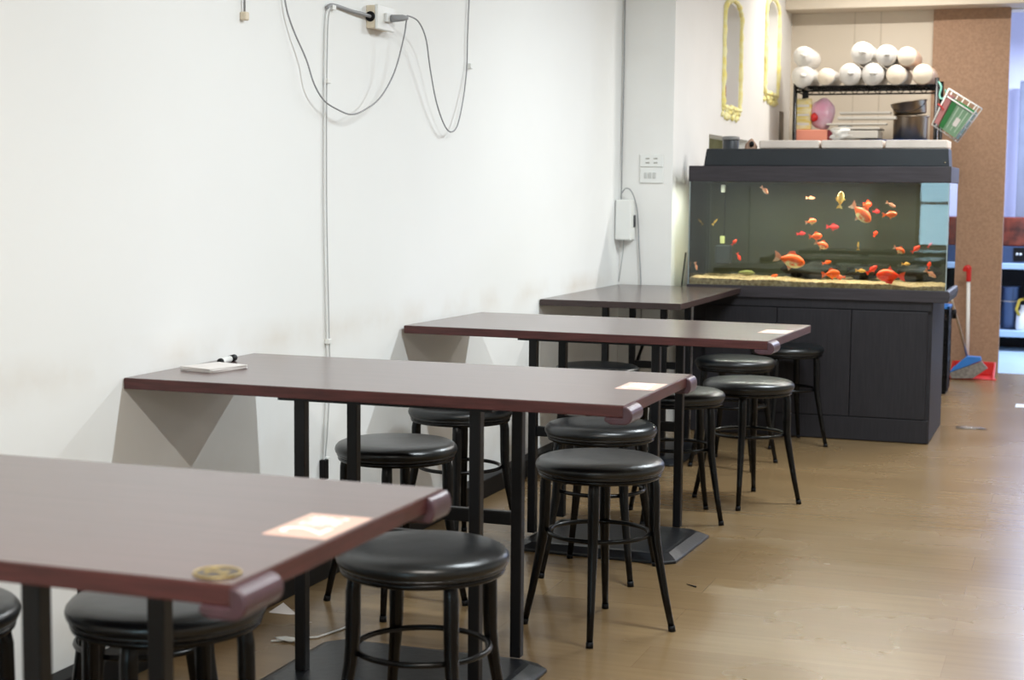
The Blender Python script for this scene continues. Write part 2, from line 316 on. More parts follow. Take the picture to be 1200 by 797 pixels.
# ------------------------------------------------------------------ dining tables
M_stick = mat('pink_sticker', (219,182,168), 0.5); M_stickw = mat('white_print', (250,248,246), 0.5)
def table(loc, rz, L, W, label, posts, plate, guards=(), sticker=None, badge=False, top=M_top, edge=M_edge):
    """L along local x, W along local y, local origin at the front-left corner on the floor"""
    t = thing('dining_table', label, 'table', loc, rz, 'dining tables along the white wall')
    MB().box((0,0,0.722),(L,W,0.7485)).build('tabletop', edge, t, bevel=0.0015)
    MB().box((0.0015,0.0015,0.7485),(L-0.0015,W-0.0015,0.75)).build('laminate_sheet', top, t)
    px0, px1, py0, py1 = posts; h = 0.0145
    for (x, y) in ((px0,py0),(px1,py0),(px0,py1),(px1,py1)):
        MB().box((x-h,y-h,0.03),(x+h,y+h,0.722)).build('leg', M_frame, t, bevel=0.003)
    for y in (py0, py1): MB().box((px0+h,y-0.011,0.375),(px1-h,y+0.011,0.41)).build('stretcher', M_frame, t, bevel=0.003)
    for y in (py0, py1): MB().box((px0-0.05,y-0.03,0.712),(px1+0.05,y+0.03,0.722)).build('mounting_bracket', M_frame, t)
    x0,x1,y0,y1 = plate; c = 0.035
    def ring(d, z): return [(x0+d+c,y0+d,z),(x1-d-c,y0+d,z),(x1-d,y0+d+c,z),(x1-d,y1-d-c,z),(x1-d-c,y1-d,z),(x0+d+c,y1-d,z),(x0+d,y1-d-c,z),(x0+d,y0+d+c,z)]
    p = MB(); rings = [ring(0,0),ring(0,0.010),ring(0.035,0.028),ring(0.05,0.030)]
    for r in rings: p.v += [Vector(q) for q in r]
    for k in range(3):
        for j in range(8): p.f.append([k*8+j,k*8+(j+1)%8,(k+1)*8+(j+1)%8,(k+1)*8+j]); p.sm.append(False)
    p.f.append([24+j for j in range(8)]); p.sm.append(False); p.f.append([j for j in range(8)][::-1]); p.sm.append(False)
    p.build('base_plate', M_plate, t, bevel=0.003)
    for g in guards:           # rubber corner cushions on the aisle end
        GR = 0.020 if g == 'front' else 0.012
        yy0, yy1 = (-0.004, 0.095) if g == 'front' else (W-0.07, W+0.004)
        pr = [(L-0.002,0.746)]
        for k in range(11):
            a = PI/2 - PI*k/10; pr.append((L+0.001+GR*math.cos(a), 0.726+0.021*math.sin(a)))
        pr += [(L-0.03,0.705),(L-0.045,0.712),(L-0.045,0.7215),(L-0.002,0.7215)]
        MB().prism(pr, 'y', yy0, yy1).build('corner_guard', M_rubber, t, bevel=0.004, seg=3)
    if sticker:
        s0, s1 = sticker
        s = MB().box((L-0.105,s0,0.75),(L-0.006,s1,0.7504)).build('number_sticker', M_stick, t)
        cy = (s0+s1)/2
        text_mesh('printed_number', '2', 0.10, M_stickw, s, (L-0.056, cy-0.033, 0.7506), (0,0,PI/2), 0.0002)
        text_mesh('printed_character', '號', 0.066, M_stickw, s, (L-0.056, cy+0.028, 0.7506), (0,0,PI/2), 0.0002)
    if badge:
        b_ = MB().lathe([(0.031,0.0),(0.031,0.0015),(0.029,0.002)], 32, (L-0.044,0.042,0.75)).build('number_badge', M_badge, t)
        r = MB(); r.tube([(L-0.044+0.029*math.cos(a*PI/16), 0.042+0.029*math.sin(a*PI/16), 0.752) for a in range(32)], 0.0011, 6, True); r.build('gold_ring', M_gold, b_)
        text_mesh('badge_number', '2', 0.042, M_gold, b_, (L-0.044,0.042,0.7524), (0,0,PI/2), 0.0004)
    return t
T1 = table((0.002,1.663,0), 0, 1.31, 0.68, 'brown dining table nearest the camera with round gold number badge at its corner',
      (0.50,0.975,0.07,0.37), (0.38,1.05,-0.10,0.40), ('front','back'), (0.266,0.42), True)
T2 = table((0.002,3.42,0), 0, 1.31, 0.672, 'brown dining table with marker pen and paper napkins by the wall',
      (0.47,0.933,0.06,0.36), (0.38,1.02,-0.11,0.385), ('front','back'), (0.29,0.43), False)
T3 = table((0.012,5.165,0), math.radians(-2.1), 1.312, 0.71, 'brown dining table, third from the camera, its end near the dark cabinet',
      (0.47,0.915,0.07,0.37), (0.45,1.035,-0.10,0.40), ('front',), (0.30,0.44), False)
T4 = table((0.004,6.70,0), 0, 0.645, 1.285, 'dark brown table against the pillar and aquarium cabinet, without number sticker',
      (0.22,0.495,0.30,0.77), (0.12,0.60,0.18,0.88), (), None, False, M_top4, M_edge4)

# ------------------------------------------------------------------ stools
def make_stool(label):
    t = thing('bar_stool', label, 'stool', (0,0,0), 0, 'round black stools at the tables')
    R = 0.1815
    MB().lathe([(0.155,0.452),(0.173,0.453),(0.1795,0.460),(R,0.468),(0.1795,0.476),(0.173,0.4835),(0.162,0.4885),(0.135,0.4925),(0.09,0.4945),(0.03,0.4945),(0.004,0.4945)], 56).build('seat', M_vinyl, t)
    s = MB()
    s.lathe([(0.150,0.447),(0.168,0.447),(0.1745,0.450),(0.1765,0.455),(0.170,0.458)], 56); s.build('seat_skirt', M_vinyl_side, t)
    s = MB(); s.tube([(0.1655*math.cos(a*PI/28), 0.1655*math.sin(a*PI/28), 0.443) for a in range(56)], 0.0075, 8, True); s.build('seat_rim', M_black, t)
    s = MB(); s.tube([(0.141*math.cos(a*PI/24), 0.141*math.sin(a*PI/24), 0.276) for a in range(48)], 0.0065, 8, True); s.build('foot_ring', M_black, t)
    for k in range(4):
        a = k*PI/2; prof = [(0.143,0.444,0.013),(0.150,0.434,0.015),(0.1535,0.41,0.016),(0.1545,0.34,0.016),(0.1555,0.295,0.0152),(0.160,0.255,0.0142),(0.170,0.20,0.0127),(0.189,0.10,0.0106),(0.2085,0.010,0.0090)]
        l = MB().tube([(r*math.cos(a), r*math.sin(a), z) for r,z,_ in prof], [q[2] for q in prof], 12).build('leg', M_black, t)
        MB().tube([(0.2075*math.cos(a),0.2075*math.sin(a),0.016),(0.2105*math.cos(a),0.2105*math.sin(a),0.0)], 0.0105, 10).build('leg_cap', M_blackpl, l)
    return t
stools = [
 (0.335, 2.25, 0.5, 'black round stool cut off by the left edge of the photo, under the nearest table'),
 (0.722, 2.46, 0.115, 'black round stool half hidden under the gold-badged corner of the nearest table'),
 (0.998, 3.005, 0.778, 'black round stool with creased seat beside the pink sticker of the nearest table'),
 (0.383, 4.26, 0.24, 'black round stool behind the second table, nearest the hanging wall cord end'),
 (0.268, 5.07, 0.3, 'black round stool against the white wall, seat showing under the second tabletop'),
 (1.022, 4.225, 0.183-PI/2, 'fully visible black round stool in the aisle, in front of another stool at table two'),
 (0.837, 4.86, 0.778, 'black stool with wrinkled seat edge, right behind the stool in the aisle'),
 (0.335, 6.50, 0.5, 'black round stool between third and fourth tables by the wall, only its seat back visible'),
 (0.858, 5.80, 1.2, 'black round stool poking out past the far corner of the second tabletop'),
 (1.045, 6.23, 0.05-PI/2, 'black round stool in the aisle nearest the cabinet doors, legs all visible'),
 (0.822, 7.05, 0.61, 'black round stool behind the third table end, in front of the cabinet doors'),
 (0.932, 7.755, -0.16, 'farthest black round stool, touching distance from the aquarium cabinet'),
 (0.431, 2.835, -0.06, 'black round stool hidden behind the nearest tabletop, only legs showing below it'),
]
proto = make_stool(stools[0][3])
for i, (x, y, a, lab) in enumerate(stools):
    o = proto if i == 0 else dup(proto)
    o['label'] = lab; o.location = (x, y, 0); o.rotation_euler = (0,0,a)

# ------------------------------------------------------------------ aquarium cabinet
TX0, TX1, TY0, TY1 = 0.367, 1.667, 7.99, 8.51
cabt = thing('aquarium_cabinet', 'dark charcoal wood grain cabinet carrying the aquarium', 'cabinet', (0,0,0))
CX0, CX1 = 0.40, 1.60
MB().box((CX0,TY0+0.02,0.0),(CX1,TY1+0.22,0.715)).build('body', M_cab, cabt, bevel=0.003)
MB().box((CX0,TY0+0.002,0.004),(CX1-0.004,TY0+0.02,0.118)).build('plinth', M_cab, cabt, bevel=0.002)
for k in range(3):
    x0 = CX1-0.018-(k+1)*0.372; MB().box((x0+0.002,TY0,0.122),(x0+0.370,TY0+0.019,0.655)).build('door', M_cab, cabt, bevel=0.002)
MB().box((CX0,TY0+0.006,0.659),(CX1-0.004,TY0+0.02,0.713)).build('apron', M_cab, cabt, bevel=0.002)
pr = [(TX1+0.001,0.762),(TX1+0.010,0.756),(TX1+0.013,0.735),(TX1+0.004,0.703),(TX0,0.703),(TX0,0.762)]
MB().prism(pr, 'y', TY0-0.006, TY1+0.05).build('top_slab', M_rim, cabt, bevel=0.003)

# ------------------------------------------------------------------ aquarium
aq = thing('aquarium', 'long glass aquarium with goldfish on the charcoal cabinet', 'aquarium', (0,0,0))
g = 0.008; ZB, ZG, ZT = 0.762, 1.288, 1.3675
MB().box((TX0,TY0,ZG-0.0),(TX1,TY1,ZT)).build('top_rim', M_rim, aq, bevel=0.003)
MB().box((TX0+0.004,TY0+0.003,ZB),(TX1-0.004,TY0+0.003+g,ZG)).build('front_pane', M_glass, aq)
MB().box((TX0+0.004,TY0+0.0125,ZB),(TX0+0.004+g,TY1-0.014,ZG)).build('side_pane', M_glass, aq)
MB().box((TX1-0.004-g,TY0+0.0125,ZB),(TX1-0.004,TY1-0.014,ZG)).build('side_pane', M_glass, aq)
MB().box((TX0+0.004,TY1-0.012,ZB),(TX1-0.004,TY1-0.004,ZG)).build('back_panel', M_backfilm, aq)
MB().box((TX0+0.0125,TY0+0.0115,ZB+0.030),(TX1-0.0125,TY1-0.0145,ZG-0.022)).build('water', M_water, aq)
for sx_ in (TX0+0.006, TX1-0.010): MB().box((sx_,TY0+0.001,ZB),(sx_+0.004,TY0+0.003,ZG)).build('silicone_seam', mat('pale_silicone', (150,160,160), 0.4), aq)
# gravel bed with an uneven top
gb = MB(); nx, ny = 90, 16; gx0, gx1, gy0, gy1 = TX0+0.0125, TX1-0.0125, TY0+0.0120, TY1-0.0150
for j in range(ny+1):
    for i in range(nx+1):
        x = gx0+(gx1-gx0)*i/nx; y = gy0+(gy1-gy0)*j/ny
        z = ZB+0.019+0.010*noise.noise(Vector((x*7,y*5,0)))+0.006*noise.noise(Vector((x*60,y*60,1)))+0.014*(1-i/nx)
        gb.v.append(Vector((x,y,z)))
for j in range(ny):
    for i in range(nx): a = j*(nx+1)+i; gb.f.append([a,a+1,a+nx+2,a+nx+1]); gb.sm.append(False)
base_i = len(gb.v); gb.v += [Vector((gx0,gy0,ZB)),Vector((gx1,gy0,ZB)),Vector((gx1,gy1,ZB)),Vector((gx0,gy1,ZB))]
gb.f.append([base_i+0]+[i for i in range(nx+1)]+[base_i+1]); gb.sm.append(False)
gb.f.append([base_i+1]+[j*(nx+1)+nx for j in range(ny+1)]+[base_i+2]); gb.sm.append(False)
gb.f.append([base_i+2]+[ny*(nx+1)+nx-i for i in range(nx+1)]+[base_i+3]); gb.sm.append(False)
gb.f.append([base_i+3]+[(ny-j)*(nx+1) for j in range(ny+1)]+[base_i+0]); gb.sm.append(False)
gb.f.append([base_i+3,base_i+2,base_i+1,base_i]); gb.sm.append(False)
gb.build('gravel', M_gravel, aq)['kind'] = 'stuff'
hood = thing('aquarium_hood', 'long dark slate hood lying on top of the aquarium rim', 'hood', (0,0,ZT))
MB().prism([(0.432,0),(1.652,0),(1.646,0.088),(0.446,0.088)], 'y', TY0+0.05, TY0+0.24).build('cover', M_hood, hood, bevel=0.004)
MB().lathe([(0.004,0),(0.004,0.004)], 10, (1.632,TY0+0.046,0.02), 'y').build('screw', M_steel, hood)
al = area('aquarium_lamp', (1.02, TY0+0.11, ZG-0.012), 1.15, 0.04, 13.0, (1.0, 0.97, 0.90))
# filter, thermometer clip, black lumps added for the dark murk near the bottom
ft = thing('aquarium_filter', 'dark submersible filter box at the left end of the aquarium', 'filter', (0,0,0))
p1 = at(848,297,'y',8.30); MB().box((p1.x-0.04,8.27,p1.z-0.055),(p1.x+0.04,8.33,p1.z+0.045)).build('housing', M_darkpl, ft, bevel=0.006)
q = at(847,281,'y',8.30); MB().box((q.x-0.011,8.28,q.z-0.02),(q.x+0.011,8.30,q.z+0.02)).build('tab', mat('pale_yellow_plastic', (196,200,140), 0.5), ft, bevel=0.003)
MB().tube([(q.x,8.32,q.z),(q.x+0.005,8.32,1.22),(q.x,8.32,1.284)], 0.003, 6).build('cord', M_blackpl, ft)
q = at(847,221,'y',8.30); MB().box((q.x-0.01,8.30,q.z-0.02),(q.x+0.01,8.33,q.z+0.02)).build('clip', M_whitepl, ft, bevel=0.003)
for k, (u, v, rx, rz_, lab) in enumerate([(948,318,0.13,0.05,'wide black lump added for the dark murk under the large goldfish'),(1075,318,0.10,0.045,'black lump added for the dark murk at the right end of the aquarium'),(1010,320,0.09,0.035,'low black lump added for the dark murk in the middle of the aquarium')]):
    q = at(u,v,'y',8.36); tag(MB().blob((0,0,0),(rx,0.08,rz_),k+2,0.5,3).build('murk_lump', M_murk, None, (q.x,8.38,ZB+0.045+rz_*0.5)), lab, 'murk lump', 'added murk lumps in the aquarium')
q = at(875,321,'y',8.12); tag(MB().blob((0,0,0),(0.045,0.03,0.014),5,0.4,2).build('aquarium_plant_leaf', mat('olive_leaf', (120,120,60), 0.6), None, (q.x,8.12,ZB+0.058)), 'olive leaf lying on the gravel at the left of the aquarium', 'leaf')

# ------------------------------------------------------------------ goldfish
def fish_mat(name, a, b_, thr):
    mt = bpy.data.materials.new(name); mt.use_nodes = True; nt = mt.node_tree; p = nt.nodes['Principled BSDF']
    tc = nt.nodes.new('ShaderNodeTexCoord'); sx = nt.nodes.new('ShaderNodeSeparateXYZ'); nt.links.new(tc.outputs['Generated'], sx.inputs[0])
    n = nt.nodes.new('ShaderNodeTexNoise'); n.inputs['Scale'].default_value = 4; nt.links.new(tc.outputs['Generated'], n.inputs['Vector'])
    ad = nt.nodes.new('ShaderNodeMath'); ad.operation = 'ADD'; nt.links.new(sx.outputs['Z'], ad.inputs[0]); nt.links.new(n.outputs['Fac'], ad.inputs[1])
    r = nt.nodes.new('ShaderNodeValToRGB'); r.color_ramp.elements[0].position = thr-0.08; r.color_ramp.elements[1].position = min(thr+0.12,1)
    nt.links.new(ad.outputs[0], r.inputs[0]); r.color_ramp.elements[0].color = (*lin(b_),1); r.color_ramp.elements[1].color = (*lin(a),1)
    nt.links.new(r.outputs[0], p.inputs['Base Color']); p.inputs['Roughness'].default_value = 0.35; return mt
FM = {'orange': fish_mat('orange_scales', (255,98,6), (255,150,30), 0.6), 'white': fish_mat('orange_and_white_scales', (255,96,4), (255,236,170), 0.80),
      'red': fish_mat('red_scales', (255,58,6), (255,100,14), 0.7), 'crimson': fish_mat('crimson_scales', (190,30,36), (200,50,50), 0.7),
      'pale': fish_mat('pale_pink_scales', (240,150,110), (240,200,170), 0.8), 'yellow': fish_mat('yellow_scales', (226,170,70), (230,200,110), 0.8)}
def fish(u, v, px, dirdeg, kind, depth, lab, fat=0.42):
    y = depth; c = at(u, v, 'y', y); L = px/215.0          # length in metres at this distance
    # local: head towards +x; side profile in x-z
    t = thing('goldfish', lab, 'fish', c, 0, 'goldfish in the aquarium')
    t.rotation_euler = (0, math.radians(-dirdeg), 0)
    H = L*fat/2; prof = [(0.5,0.05),(0.46,0.35),(0.38,0.66),(0.25,0.92),(0.08,1.0),(-0.08,0.82),(-0.2,0.5),(-0.28,0.28),(-0.32,0.20)]
    b_ = MB(); n = 12; 
    for (s_, h) in prof:
        for j in range(n):
            a = 2*PI*j/n; b_.v.append(Vector((s_*L, 0.62*H*h*math.cos(a), H*h*math.sin(a))))
    for k in range(len(prof)-1):
        for j in range(n): b_.f.append([k*n+j,k*n+(j+1)%n,(k+1)*n+(j+1)%n,(k+1)*n+j]); b_.sm.append(True)
    b_.f.append(list(range(n))[::-1]); b_.sm.append(True); b_.f.append([(len(prof)-1)*n+j for j in range(n)]); b_.sm.append(True)
    b_.build('body', FM[kind], t)
    th = 0.010*L
    tf = [(-0.30*L,0.04*L),(-0.40*L,0.14*L),(-0.56*L,0.20*L),(-0.50*L,0.02*L),(-0.55*L,-0.17*L),(-0.40*L,-0.12*L),(-0.30*L,-0.04*L)]
    MB().prism(tf, 'y', -th, th).build('tail_fin', FM['pale'] if kind in ('white','pale') else FM[kind], t)
    df = [(0.18*L,H*0.85),(0.08*L,H*1.45),(-0.08*L,H*1.25),(-0.16*L,H*0.55)]
    MB().prism(df, 'y', -th, th).build('dorsal_fin', FM[kind], t)
    if px >= 12:
        pf = [(0.12*L,-H*0.8),(0.02*L,-H*1.5),(-0.08*L,-H*0.75)]
        MB().prism(pf, 'y', -th, th).build('belly_fin', FM['pale'] if kind == 'white' else FM[kind], t)
        MB().blob((0.40*L,-0.62*H*0.55,H*0.15),(0.018*L,0.012*L,0.018*L),0,0,1).build('eye', M_blackpl, t)
FL = [
 (926,305,33,-12,'white',8.05,'large goldfish with white belly left of the aquarium middle, above the gravel',0.46),
 (1009,250,27,-42,'white',8.05,'large orange and white goldfish diving head down in the upper right middle',0.50),
 (1043,323,29,178,'red',8.05,'large red goldfish with pale tail low at the right of the aquarium',0.48),
 (974,321,19,8,'orange',8.06,'mid-size orange goldfish hovering just over the gravel near the middle',0.50),
 (963,287,15,-20,'white',8.08,'bright orange goldfish in the aquarium centre with dark gap beneath',0.55),
 (956,277,14,5,'orange',8.10,'round orange goldfish directly above the bright centre fish',0.55),
 (950.5,259.7,12,12,'white',8.10,'orange goldfish with yellow flank left of the crimson fish',0.5),
 (950,232,10,0,'pale',8.25,'dim orange fish near the water surface left of centre',0.35),
 (896,223,11,-45,'pale',8.06,'pale orange fish nosing down below the rim at upper left',0.38),
 (939,274,10,5,'crimson',8.30,'dim small red fish left of the centre cluster',0.45),
 (976,266,14,0,'crimson',8.35,'blurry crimson fish deep in the water right of centre',0.45),
 (860.5,284,8,50,'red',8.12,'small red fish at left beside the filter, the upper of two',0.45),
 (865.7,301,9,-65,'red',8.12,'small red fish at left beside the filter, the lower of two',0.4),
 (969,307.7,10,15,'orange',8.14,'small orange fish between the centre cluster and gravel',0.4),
 (984.5,324.6,11,180,'orange',8.07,'small yellow-orange fish right behind the low middle goldfish',0.45),
 (906,324.5,12,28,'orange',8.20,'thin orange fish sloping up by the murk lump left of centre',0.3),
 (985,234,18,85,'yellow',8.06,'upright yellowish fish with trailing fin near the surface',0.42),
 (1016.7,239.5,9,0,'red',8.20,'small red fish behind the diving orange and white goldfish',0.75),
 (1027,248,8,0,'crimson',8.30,'dim round red fish right of the diving goldfish',0.6),
 (1044,240,11,-28,'pale',8.06,'slim pale orange fish high at the right of the aquarium',0.33),
 (1043,251.5,15,5,'orange',8.06,'orange fish with pale tail swimming right below the slim pale fish',0.45),
 (1026,274,7,60,'red',8.30,'tiny dim red fish midway down right of centre',0.6),
 (1005.8,288,9,90,'yellow',8.10,'thin upright yellow fish in the middle of the aquarium',0.2),
 (1054,293,13,-25,'white',8.07,'orange and white fish over the ledge reflection at right',0.5),
 (1073.5,292,11,40,'red',8.10,'red fish rising left of the right glass corner',0.45),
 (1090,287,7,50,'crimson',8.25,'faint tiny red fish close to the right end mid-height',0.3),
 (1008.6,317.5,11,0,'yellow',8.10,'yellowish fish low between the large red goldfish and centre',0.35),
 (1022,316,14,38,'red',8.08,'orange-red fish rising just left of the large red goldfish',0.36),
 (1061.7,309.6,9,0,'yellow',8.12,'small olive-yellow fish above the large red goldfish',0.42),
 (1089,311,8,80,'red',8.15,'small red fish near the right end above the pink fish',0.5),
 (1090.5,321,14,-32,'pale',8.05,'pale pink fish nosing down at the right bottom corner',0.32),
 (815.6,312,9,-75,'pale',8.07,'small pale fish pointing down at the left bottom corner',0.3),
 (838,260,9,50,'yellow',8.40,'faint slender fish in the dark water at far left',0.2),
]
for a in FL: fish(a[0],a[1],a[2],a[3],a[4],a[5],a[6],a[7])

# ------------------------------------------------------------------ on top of the aquarium
for k,(u0,u1,lab) in enumerate([(889,960,'white foam box behind the hood, leftmost of three'),(962,1035,'white foam box behind the hood, middle of three'),(1037,1111,'white foam box behind the hood, rightmost with a wrapped corner')]):
    a = at(u0,166,'y',TY0+0.26); b_ = at(u1,166,'y',TY0+0.26)
    t = thing('foam_box', lab, 'box', ((a.x+b_.x)/2,TY0+0.385,ZT), 0, 'foam boxes behind the hood'); hw = (b_.x-a.x)/2-0.002
    MB().box((-hw,-0.12,0),(hw,0.12,0.095)).build('box_body', M_foam, t, bevel=0.006)
    MB().box((-hw,-0.123,0.096),(hw,0.123,0.137)).build('lid', M_foam, t, bevel=0.006)
a = at(856,168,'y',TY0+0.33)
t = thing('plastic_tub', 'small dark grey lidded tub behind the left end of the hood', 'tub', (a.x,TY0+0.34,ZT))
MB().lathe([(0.036,0),(0.040,0.01),(0.042,0.135),(0.040,0.14)], 28).build('tub_body', M_darkpl, t); MB().lathe([(0.044,0.14),(0.046,0.144),(0.046,0.154),(0.040,0.160),(0.01,0.162)], 28).build('lid', mat('grey_lid', (120,118,116), 0.5), t)
a = at(881,170,'y',TY0+0.30)
t = thing('brown_bundle', 'small brown bundle with a dark knob beside the grey tub', 'bundle', (a.x-0.005,TY0+0.30,ZT))
MB().blob((0,0,0.07),(0.038,0.03,0.07),4,0.3,3).build('bundle', mat('brown_cloth', (170,138,118), 0.8, noise_amt=0.3, nscale=20), t); MB().blob((0.010,-0.028,0.118),(0.014,0.01,0.016),1,0.2,2).build('knob', M_blackpl, t)
a = at(800,333,'y',7.97); b_ = at(806,296,'y',7.97)
tag(MB().tube([(a.x,7.95,0.752),(b_.x-0.012,7.975,b_.z)], 0.004, 8).build('black_rod', M_blackpl), 'thin black rod leaning on the left corner of the aquarium', 'rod')

# ------------------------------------------------------------------ niches, ornaments
def niche_frame(N, lab, seed):
    y0,y1,z0,z1 = N; pts = arch(y0-0.022,y1+0.022,z0-0.015,z1+0.025,20); P = []
    for i in range(len(pts)):
        a = Vector((0,pts[i][0],pts[i][1])); b2 = pts[(i+1)%len(pts)]; b2 = Vector((0,b2[0],b2[1])); n = max(1,int((b2-a).length/0.03))
        for k in range(n): P.append(a.lerp(b2,k/n))
    f = MB(); rnd = random.Random(seed)
    f.tube([Vector((XW+0.006,q.y+rnd.uniform(-.006,.006),q.z+rnd.uniform(-.006,.006))) for q in P], [0.016+rnd.uniform(-.005,.004) for _ in P], 8, True)
    for k in range(26):
        f.blob((XW+0.004,y0-0.03+(y1-y0+0.06)*rnd.random(),z0-0.025-rnd.random()*0.05),(0.012,0.03,0.02),k,0.5,1)
    tag(f.build('niche_frame', M_yellow), lab, 'niche frame', 'yellow arched niche frames')
niche_frame(N1, 'yellow rough frame of the arched niche nearer the camera', 1)
niche_frame(N2, 'yellow rough frame of the arched niche nearer the back shelf', 2)
tag(MB().blob((0,0,0.085),(0.052,0.06,0.085),3,0.2,3).build('red_ornament', mat('dark_red_glaze',(150,40,30),0.4), None, (0.190,9.44,N1[2]+0.004)), 'dark red ornament in the bottom corner of the nearer niche', 'ornament')
tag(MB().lathe([(0.022,0),(0.018,0.12),(0.03,0.15),(0.046,0.18),(0.044,0.21),(0.02,0.24)], 24).build('dark_ornament', M_blackpl, None, (0.196,10.70,N2[2]+0.004)), 'dark ornament at the side of the farther niche', 'ornament')
a = at(915,148,'x',XW); tag(MB().box((0,-0.07,-0.10),(0.006,0.07,0.10)).build('wall_patch', mat('grey_worn_patch', (150,140,128), 0.8, noise_amt=0.5, nscale=12), None, (XW,a.y,a.z)), 'grey worn patch panel on the wall before the wire rack', 'panel')

# ------------------------------------------------------------------ electrics on the walls
def wall_pts(l, off): return [at(u,v,'x',off) for u,v in l]
ob = thing('outlet_box', 'beige outlet box with plugs high on the left wall', 'outlet', (0,0,0))
a = at(429,34,'x',0.0); a2 = at(429,4,'x',0.0); y0 = a.y; z0, z1 = a.z, a2.z-0.002; xo = at(443,20,'y',y0).x; y1 = at(463,20,'x',xo).y
MB().box((0,y0,z0+0.003),(xo-0.012,y1-0.004,z1-0.003)).build('back_box', M_beigepl, ob, bevel=0.003)
MB().box((xo-0.012,y0-0.001,z0),(xo,y1,z1)).build('cover_plate', M_whitepl, ob, bevel=0.003)
c = Vector(((xo-0.012)*0.5, y0, (z0+z1)/2)); MB().lathe([(0.017,0),(0.017,0.003),(0.010,0.0035)], 20, (c.x,c.y-0.003,c.z), 'y').build('cable_hole', M_blackpl, ob)
ym = (y0+y1)/2
pl = thing('power_plug', 'grey cord plug pushed into the beige outlet box', 'plug', (0,0,0))
zc = (z0+z1)/2
MB().box((xo,ym-0.02,zc-0.014),(xo+0.012,ym+0.03,zc+0.016)).build('adapter', M_whitecord, pl, bevel=0.003)
MB().tube([(xo+0.012,ym+0.01,zc),(xo+0.05,ym+0.02,zc+0.002),(xo+0.068,ym+0.024,zc+0.002)], [0.013,0.011,0.006], 10).build('plug_body', M_greycord, pl)
ps = at(470,19,'x',xo+0.06)
tag(MB().tube(smooth_path([Vector((xo+0.066,ym+0.024,zc+0.002)), at(478,18.5,'x',0.10), at(490,25,'x',0.09), at(499,45,'x',0.07), at(504,80,'x',0.05), at(511,118,'x',0.04), at(520,145,'x',0.035), at(528,154.5,'x',0.035), at(536,147,'x',0.03), at(543,115,'x',0.02), at(547,79,'x',0.01), at(548,40,'x',0.01), at(550,-6,'x',0.01)]), 0.0027, 8).build('hanging_cord', M_greycord), 'grey cord looping down right of the outlet box', 'cord', 'grey hanging cords')
tag(MB().tube(smooth_path([Vector((xo+0.064,ym+0.02,zc-0.004)), at(476,26,'x',0.09), at(473,45,'x',0.08), at(462,85,'x',0.06), at(445,115,'x',0.05), at(425,130,'x',0.05), at(411,134,'x',0.05), at(397,129,'x',0.045), at(380,118,'x',0.04), at(368,98,'x',0.04), at(359,70,'x',0.03), at(345,38,'x',0.02), at(337,15,'x',0.015), at(333,-6,'x',0.012)]), 0.0027, 8).build('hanging_cord', M_greycord), 'grey cord looping down left of the outlet box, crossing the white conduit', 'cord', 'grey hanging cords')
tag(MB().tube(smooth_path([at(383,9,'x',0.008), at(388,6,'x',0.008), at(398,8,'x',0.008), at(412,13,'x',0.01), at(424,16,'x',0.015), Vector((c.x,y0-0.003,c.z))]), 0.006, 8).build('short_cord', M_greycord), 'short thick grey cord entering the left side of the outlet box', 'cord')
cw = thing('wall_conduit', 'thin white cable run going down the wall behind the second table', 'cable', (0,0,0))
MB().tube(smooth_path(wall_pts([(386,8),(382.5,20),(381,60),(380.5,130),(380.5,250),(383,380),(384,440),(381,500),(379,540),(378,556)],0.007)), 0.0042, 8).build('white_cable', M_whitecord, cw)
MB().tube(smooth_path(wall_pts([(388,8),(384.8,22),(383.5,60),(382.8,130),(383,250),(385.5,380),(386.5,440),(384,500),(381,540),(380,556)],0.006)), 0.0022, 6).build('thin_cable', mat('pale_grey_cord',(190,190,190),0.5), cw)
for (u,v) in ((387,9),(381,95),(382,400),(380,538)): q = at(u,v,'x',0); MB().box((0,q.y-0.012,q.z-0.008),(0.016,q.y+0.012,q.z+0.008)).build('clip', M_whitepl, cw, bevel=0.002)
q = at(377,549,'x',0.0); MB().box((0,q.y-0.018,q.z-0.035),(0.02,q.y+0.012,q.z+0.03)).build('dark_connector', M_blackpl, cw, bevel=0.003)
for (u,v,lab) in ((548,78,'small white cord clip right of the outlet box'),): q = at(u,v,'x',0); tag(MB().box((0,-0.012,-0.01),(0.018,0.012,0.012)).build('cord_clip', M_whitepl, None, (0,q.y,q.z), bevel=0.003), lab, 'clip')
q = at(283,19,'x',0.0)
t = thing('pull_cord', 'short dark cord ending in a small white knob at top left', 'cord', (0,q.y,q.z))
MB().box((0,-0.011,-0.012),(0.02,0.011,0.012)).build('knob', M_beigepl, t, bevel=0.004); MB().tube([(0.01,0,0.01),(0.01,-0.006,0.45)], 0.0035, 6).build('cord', M_greycord, t)
